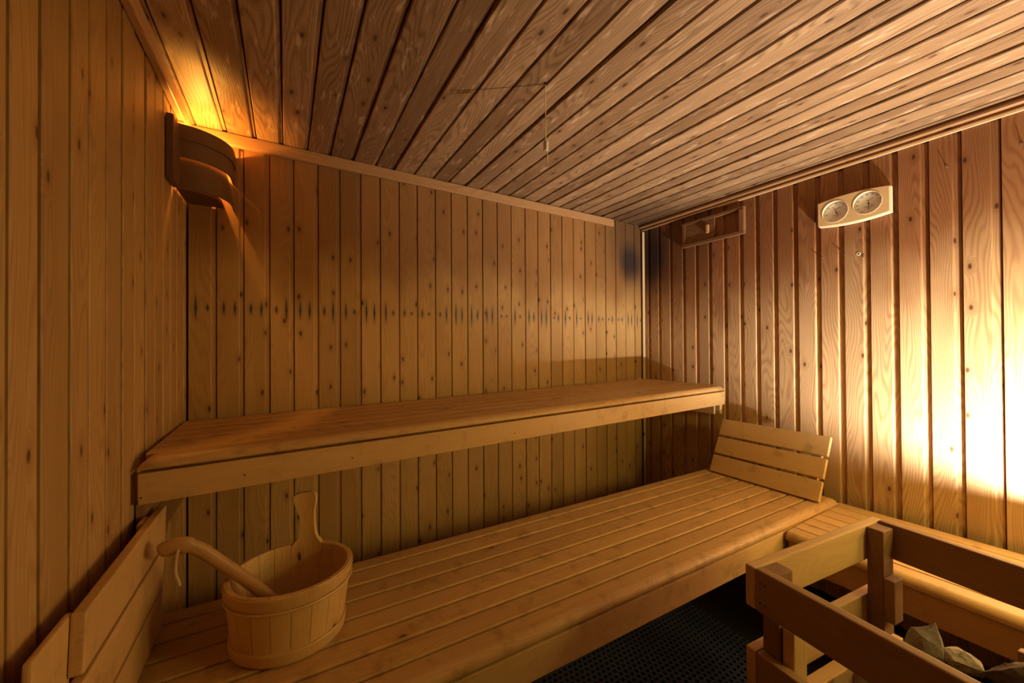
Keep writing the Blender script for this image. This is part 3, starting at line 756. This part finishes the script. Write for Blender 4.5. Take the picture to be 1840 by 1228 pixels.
def text_mesh(items):
    """items: (string, x, y, size, rot). Returns one flat mesh of lettering"""
    bm = bmesh.new()
    for s, x, y, size, rot in items:
        cu = D2.curves.new('t', 'FONT'); cu.body = s; cu.size = size; cu.align_x = 'CENTER'; cu.align_y = 'CENTER'; cu.extrude = 0.0; cu.resolution_u = 2
        ob = D2.objects.new('t', cu); COL.objects.link(ob)
        dg = bpy.context.evaluated_depsgraph_get(); dg.update()
        me = D2.meshes.new_from_object(ob.evaluated_get(dg))
        me.transform(Matrix.Translation((x, y, 0)) @ Matrix.Rotation(rot, 4, 'Z'))
        bm.from_mesh(me); D2.objects.remove(ob); D2.curves.remove(cu); D2.meshes.remove(me)
    return bm
def dial(cx, cy, r, nums, a_start, a_end, needle, title, name):
    dm = tm @ Matrix.Translation((cx, cy, 0.0))
    bm = bmesh.new(); cyl_bm(bm, r - 0.0004, 0.004, 0.011, 40)
    d = link(name, bm_mesh(bm, 'dial'), M['dial'], te, dm)
    it = []
    for i, s in enumerate(nums):
        a = math.radians(a_start + (a_end - a_start) * i / (len(nums) - 1))
        it.append((s, 0.79 * r * math.cos(a), 0.79 * r * math.sin(a), 0.0088, a - math.pi / 2 if False else 0.0))
    it += [('Sauna', 0.004, 0.017, 0.0095, math.radians(24)), (title, 0, -0.013, 0.0052, 0), ('SAUNA', 0, -0.019, 0.0040, 0)]
    bm = text_mesh(it)
    n = 60
    for k in range(n + 1):   # scale marks
        a = math.radians(a_start + (a_end - a_start) * k / n); L0 = 0.90 if k % 6 == 0 else 0.93
        p = [Vector((f * r * math.cos(a), f * r * math.sin(a), 0)) for f in (L0, 0.97)]; q = Vector((-math.sin(a), math.cos(a), 0)) * 0.00022
        bm.faces.new([bm.verts.new(v) for v in (p[0] - q, p[1] - q, p[1] + q, p[0] + q)])
    link('numerals', bm_mesh(bm, 'numerals'), M['ink'], d, dm @ Matrix.Translation((0, 0, 0.0114)))
    bm = bmesh.new(); a = math.radians(needle)
    u = Vector((math.cos(a), math.sin(a), 0)); q = Vector((-u.y, u.x, 0))
    lo = [u * -0.013 - q * 0.0008, u * 0.030 - q * 0.0004, u * 0.030 + q * 0.0004, u * -0.013 + q * 0.0008]
    A = [bm.verts.new(v + Vector((0, 0, 0.0135))) for v in lo]; B = [bm.verts.new(v + Vector((0, 0, 0.0142))) for v in lo]
    bm.faces.new(A[::-1]); bm.faces.new(B)
    for k in range(4): bm.faces.new((A[k], A[(k + 1) % 4], B[(k + 1) % 4], B[k]))
    cyl_bm(bm, 0.0028, 0.0110, 0.0148, 14)
    link('needle', bm_mesh(bm, 'needle'), M['iron'], d, dm)
dial(*dials[0], ['0', '20', '30', '50', '70', '90', '100'], 232, -48, 113, 'HYGROMETER', 'hygrometer_dial')
dial(*dials[1], ['20', '30', '40', '50', '60', '70', '80', '90', '100', '110', '120'], 232, -36, 270, 'THERMOMETER', 'thermometer_dial')

# sliding vent
ve = empty('air_vent', (XR - 0.01, 1.334, 0.655), 'dark wooden wall vent with a sliding shutter half open under the cornice', 'vent')
def wb(name, mat, parent, y0, y1, z0, z1, d0, d1, bev=0.002):
    bm = bmesh.new(); bmesh.ops.create_cube(bm, size=1.0)
    for v in bm.verts: v.co = Vector(((v.co.x + .5) * (y1 - y0), (v.co.y + .5) * (z1 - z0), (v.co.z + .5) * (d1 - d0)))
    bmesh.ops.bevel(bm, geom=list(bm.edges), offset=bev, segments=2, affect='EDGES')
    # local: x length (far->near), y up, z out
    m = wall_mw(y1, z0, d0)
    # length should be the grain axis (local Z of the wood): swap axes
    sw = Matrix(((0, 0, 1, 0), (0, 1, 0, 0), (-1, 0, 0, 0), (0, 0, 0, 1))) if (y1 - y0) > (z1 - z0) else Matrix(((1, 0, 0, 0), (0, 0, -1, 0), (0, 1, 0, 0), (0, 0, 0, 1)))
    me = bm_mesh(bm, name); me.transform(sw.inverted())
    return link(name, me, mat, parent, m @ sw)
wb('frame_rail', M['vent_wood'], ve, 1.144, 1.523, 0.580, 0.598, 0.0, 0.026)
wb('frame_rail', M['vent_wood'], ve, 1.144, 1.523, 0.716, 0.732, 0.0, 0.026)
wb('frame_rail', M['vent_wood'], ve, 1.503, 1.523, 0.598, 0.716, 0.0, 0.022)
wb('frame_rail', M['vent_wood'], ve, 1.144, 1.170, 0.598, 0.716, 0.0, 0.028)
sh = wb('shutter', M['vent_wood'], ve, 1.315, 1.503, 0.599, 0.715, 0.006, 0.017, 0.0015)
wb('knob', M['trim_wood'], sh, 1.345, 1.362, 0.634, 0.684, 0.017, 0.032, 0.003)
# small fixings left in the wall
for (y, z, lab) in ((0.716, 0.378, 'bright screw head in the wall just below the thermometer'), (0.801, 0.377, 'dark screw head in a board joint below the far dial'),
                    (0.403, 0.649, 'screw head in the wall on the near side of the thermometer'), (0.230, 0.656, 'screw head beside a pale chip at the frame edge')):
    s = empty('screw', (XR - 0.004, y, z), lab, 'screw')
    bm = bmesh.new(); cyl_bm(bm, 0.0050, 0.0, 0.004, 12, 0.0038); link('head', bm_mesh(bm, 'h'), M['steel'], s, wall_mw(y, z, -0.001))
    bm = bmesh.new(); cyl_bm(bm, 0.0016, 0.0035, 0.016, 8); link('shank', bm_mesh(bm, 's'), M['steel'], s, wall_mw(y, z, -0.001))
h = empty('cable_hole', (XR - .002, 0.667, 0.370), 'small drilled hole with a pale rim below the thermometer', 'hole')
bm = bmesh.new()
R = [[bm.verts.new((r * math.cos(2 * math.pi * k / 20), r * math.sin(2 * math.pi * k / 20), z)) for k in range(20)] for r, z in ((0.0075, 0.0), (0.007, 0.0015), (0.0042, 0.0015), (0.004, -0.004))]
for a, b in zip(R, R[1:]):
    for k in range(20): bm.faces.new((a[k], a[(k + 1) % 20], b[(k + 1) % 20], b[k]))
link('rim', bm_mesh(bm, 'rim'), M['pale_wood'], h, wall_mw(0.667, 0.370, 0.0005))
bm = bmesh.new(); cyl_bm(bm, 0.0042, -0.003, 0.0006, 16); link('bore', bm_mesh(bm, 'bore'), M['dark'], h, wall_mw(0.667, 0.370, 0.0008))

# ------------------------------------------------------------------ stove guard
ga = Vector((0.916, 0.491, 0)); gx = Vector((0.993, -0.117, 0)).normalized(); gy = Vector((-0.117, -0.993, 0)).normalized()
def gp(i, j, z): v = ga + gx * i + gy * j; return (v.x, v.y, z)
gd = empty('stove_guard', gp(0.27, 0.2, -1.19), 'wooden rail guard around the stone-filled sauna stove', 'guard')
GT, RH = -0.52, 0.095
fo = tuple(-gx); fi = tuple(gx); fu = tuple(-gy); fd = tuple(gy)
def rail(i0, j0, i1, j1, zt, h, face, w=0.023, mat='guard_wood', bev=0.004, name='rail'):
    return box_ends(name, M[mat], gd, gp(i0, j0, zt - h / 2), gp(i1, j1, zt - h / 2), face, h, w, bev)
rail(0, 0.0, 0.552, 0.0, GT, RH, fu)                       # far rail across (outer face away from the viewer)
rail(0.0, 0.0245, 0.0, 0.62, GT, RH, fo, mat='rail_shade_mid')                   # front long rail
rail(0.552, 0.0245, 0.552, 0.62, GT + 0.002, RH, fi, mat='rail_shade_dark')       # long rail beside the side bench
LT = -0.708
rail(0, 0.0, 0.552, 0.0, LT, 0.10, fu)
rail(0.0, 0.0245, 0.0, 0.62, LT, 0.10, fo, mat='rail_shade_mid')
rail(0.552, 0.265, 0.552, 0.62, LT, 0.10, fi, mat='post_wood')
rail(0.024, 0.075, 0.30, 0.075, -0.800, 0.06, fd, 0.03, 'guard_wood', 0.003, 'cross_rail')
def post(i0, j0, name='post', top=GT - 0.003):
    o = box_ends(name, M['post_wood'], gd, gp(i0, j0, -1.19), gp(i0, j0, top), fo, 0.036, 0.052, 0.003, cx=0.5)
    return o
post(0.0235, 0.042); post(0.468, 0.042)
# joint blocks between the rails
def block(i0, j0, z0, z1, w, t, mat='guard_wood'):
    return box_ends('block', M[mat], gd, gp(i0, j0, z1), gp(i0, j0, z0), fo, w, t, 0.003)
block(0.030, 0.075, -0.635, -0.80, 0.024, 0.046)
block(0.462, 0.073, -0.642, -0.755, 0.022, 0.044, 'post_wood')
block(0.462, 0.073, -0.80, -0.95, 0.022, 0.044)
# nails
for j in (0.035, 0.045):
    for z in (-0.548, -0.592):
        bm = bmesh.new(); cyl_bm(bm, 0.0017, 0, 0.0012, 8)
        mw = Matrix.Translation(S(*gp(-0.0003, j, z))) @ (-gx).to_track_quat('Z', 'Y').to_matrix().to_4x4()
        link('nail', bm_mesh(bm, 'nail'), M['iron'], gd, mw)

# ------------------------------------------------------------------ unseen dish added to block the work lamp's light low down
wl = empty('light_cutoff_dish', (1.93, 0.03, -0.60), 'shallow metal dish added out of view to cut off the up-light', 'lamp')
bm = bmesh.new(); R = []
for r, z in ((0.030, -0.012), (0.075, -0.004), (0.080, 0.036), (0.083, 0.036), (0.079, -0.008), (0.030, -0.017)):
    R.append([bm.verts.new((r * math.cos(2 * math.pi * k / 32), r * math.sin(2 * math.pi * k / 32), z)) for k in range(32)])
bm.faces.new(R[0]); bm.faces.new(R[-1][::-1])
for a, b in zip(R, R[1:]):
    for k in range(32): bm.faces.new((a[k], a[(k + 1) % 32], b[(k + 1) % 32], b[k]))
link('dish', bm_mesh(bm, 'dish'), M['iron'], wl, WM[wl.name])
bm = bmesh.new(); cyl_bm(bm, 0.012, -0.122, -0.014, 14); cyl_bm(bm, 0.05, -0.139, -0.122, 24)
link('stand', bm_mesh(bm, 'stand'), M['iron'], wl, WM[wl.name])

# ------------------------------------------------------------------ stove and stones
st = empty('sauna_stove', gp(0.33, 0.36, -1.19), 'dark metal sauna stove inside the wooden guard filled with stones', 'stove')
def gbox(name, mat, parent, i0, i1, j0, j1, z0, z1, bev=0.004):
    bm = bmesh.new(); bmesh.ops.create_cube(bm, size=1.0)
    for v in bm.verts: v.co = Vector(((v.co.x) * (i1 - i0), (v.co.y) * (j1 - j0), (v.co.z) * (z1 - z0)))
    bmesh.ops.bevel(bm, geom=list(bm.edges), offset=bev, segments=2, affect='EDGES')
    rot = math.atan2(gx.y, gx.x)
    return link(name, bm_mesh(bm, name), mat, parent, Matrix.Translation(S(*gp((i0 + i1) / 2, (j0 + j1) / 2, (z0 + z1) / 2))) @ Matrix.Rotation(rot, 4, 'Z'))
M['stove'] = plain('stove', (0.035, 0.033, 0.033), 0.45, metal=0.5)
gbox('casing', M['stove'], st, 0.13, 0.50, 0.13, 0.52, -1.18, -0.915)
gbox('side_plate', M['stove'], st, 0.13, 0.14, 0.13, 0.52, -0.925, -0.84, 0.001)
gbox('side_plate', M['stove'], st, 0.49, 0.50, 0.13, 0.52, -0.925, -0.84, 0.001)
gbox('side_plate', M['stove'], st, 0.142, 0.488, 0.13, 0.14, -0.925, -0.84, 0.001)
def stone_mat(name, a, b_, speck):
    m, t, b = new_mat(name); tc = t.n.new('ShaderNodeTexCoord').outputs['Object']
    n1 = t.noise(tc, 22, 6, 0.65); n2 = t.noise(tc, 140, 4, 0.7)
    col = t.mix(t.ss(n1, 0.35, 0.65), c4(a), c4(b_)); col = t.mix(t.math('MULTIPLY', t.ss(n2, 0.52, 0.66), 0.8), col, c4(speck))
    t.l.new(col, b.inputs['Base Color']); b.inputs['Roughness'].default_value = 0.85
    bp = t.n.new('ShaderNodeBump'); bp.inputs['Strength'].default_value = 0.9; bp.inputs['Distance'].default_value = 0.004
    t.l.new(t.math('ADD', n1, t.math('MULTIPLY', n2, 0.4)), bp.inputs['Height']); t.l.new(bp.outputs[0], b.inputs['Normal']); return m
ST = {'grey': stone_mat('stone_grey', (0.30, 0.26, 0.22), (0.20, 0.16, 0.13), (0.38, 0.33, 0.28)),
      'tan': stone_mat('stone_tan', (0.52, 0.45, 0.36), (0.40, 0.33, 0.25), (0.08, 0.06, 0.05)),
      'brown': stone_mat('stone_brown', (0.16, 0.11, 0.09), (0.10, 0.07, 0.06), (0.20, 0.15, 0.12)),
      'red': stone_mat('stone_red', (0.30, 0.21, 0.17), (0.20, 0.14, 0.11), (0.36, 0.28, 0.23))}
def stone(x, y, z, dims, rot, mat, seed, label):
    rs = random.Random(seed)
    bm = bmesh.new(); bmesh.ops.create_icosphere(bm, subdivisions=1, radius=1.0)
    for v in bm.verts: v.co *= rs.uniform(0.72, 1.12)
    # cut flat faces to make it angular
    for _ in range(5):
        nrm = Vector((rs.uniform(-1, 1), rs.uniform(-1, 1), rs.uniform(-1, 1))).normalized(); d = rs.uniform(0.5, 0.75)
        for v in bm.verts:
            q = v.co.dot(nrm)
            if q > d: v.co -= nrm * (q - d)
    bmesh.ops.subdivide_edges(bm, edges=bm.edges[:], cuts=2, use_grid_fill=True)
    for v in bm.verts: v.co += Vector((rs.uniform(-1, 1), rs.uniform(-1, 1), rs.uniform(-1, 1))) * 0.035
    for v in bm.verts: v.co = Vector((v.co.x * dims[0], v.co.y * dims[1], v.co.z * dims[2]))
    me = bm_mesh(bm, 'stone')
    mw = Matrix.Translation(S(x, y, z)) @ Matrix.Rotation(rot[2], 4, 'Z') @ Matrix.Rotation(rot[1], 4, 'Y') @ Matrix.Rotation(rot[0], 4, 'X')
    o = link('stone', me, ST[mat], None, mw)
    tag(o, label, 'stone', 'stones heaped in the stove')
stone(1.330, 0.290, -0.752, (0.052, 0.050, 0.070), (0.3, 0.2, 0.4), 'grey', 3, 'largest upright grey-brown stone at the far end of the stove')
stone(1.250, 0.296, -0.772, (0.055, 0.030, 0.026), (0.2, 0.5, 0.2), 'red', 5, 'flat reddish stone lying against the upright grey stone')
stone(1.348, 0.240, -0.756, (0.052, 0.034, 0.030), (0.25, 0.2, -0.6), 'tan', 8, 'pale tan speckled stone in the middle of the stove')
stone(1.345, 0.150, -0.735, (0.088, 0.042, 0.058), (0.2, 0.35, -0.7), 'brown', 11, 'large dark brown angular stone at the near right of the heap')
stone(1.105, 0.325, -0.785, (0.062, 0.045, 0.055), (0.1, 0.2, 0.1), 'brown', 14, 'dark jagged stone seen below the front guard rail')
stone(1.215, 0.262, -0.845, (0.058, 0.045, 0.045), (0.1, 0.2, 0.8), 'grey', 17, 'grey stone low in the heap behind the front rail')
stone(1.130, 0.190, -0.850, (0.052, 0.045, 0.045), (0.4, 0.1, 0.3), 'brown', 21, 'dark stone low in the stove towards the door')
stone(1.250, 0.125, -0.855, (0.060, 0.055, 0.045), (0.1, 0.4, 1.3), 'red', 25, 'reddish stone low at the near side of the stove')
stone(1.385, 0.300, -0.865, (0.038, 0.038, 0.035), (0.3, 0.2, 0.9), 'brown', 29, 'small dark stone low in the far corner of the stove')

for k in [k for k in D2.objects if '_mw' in k.keys()]: del k['_mw']
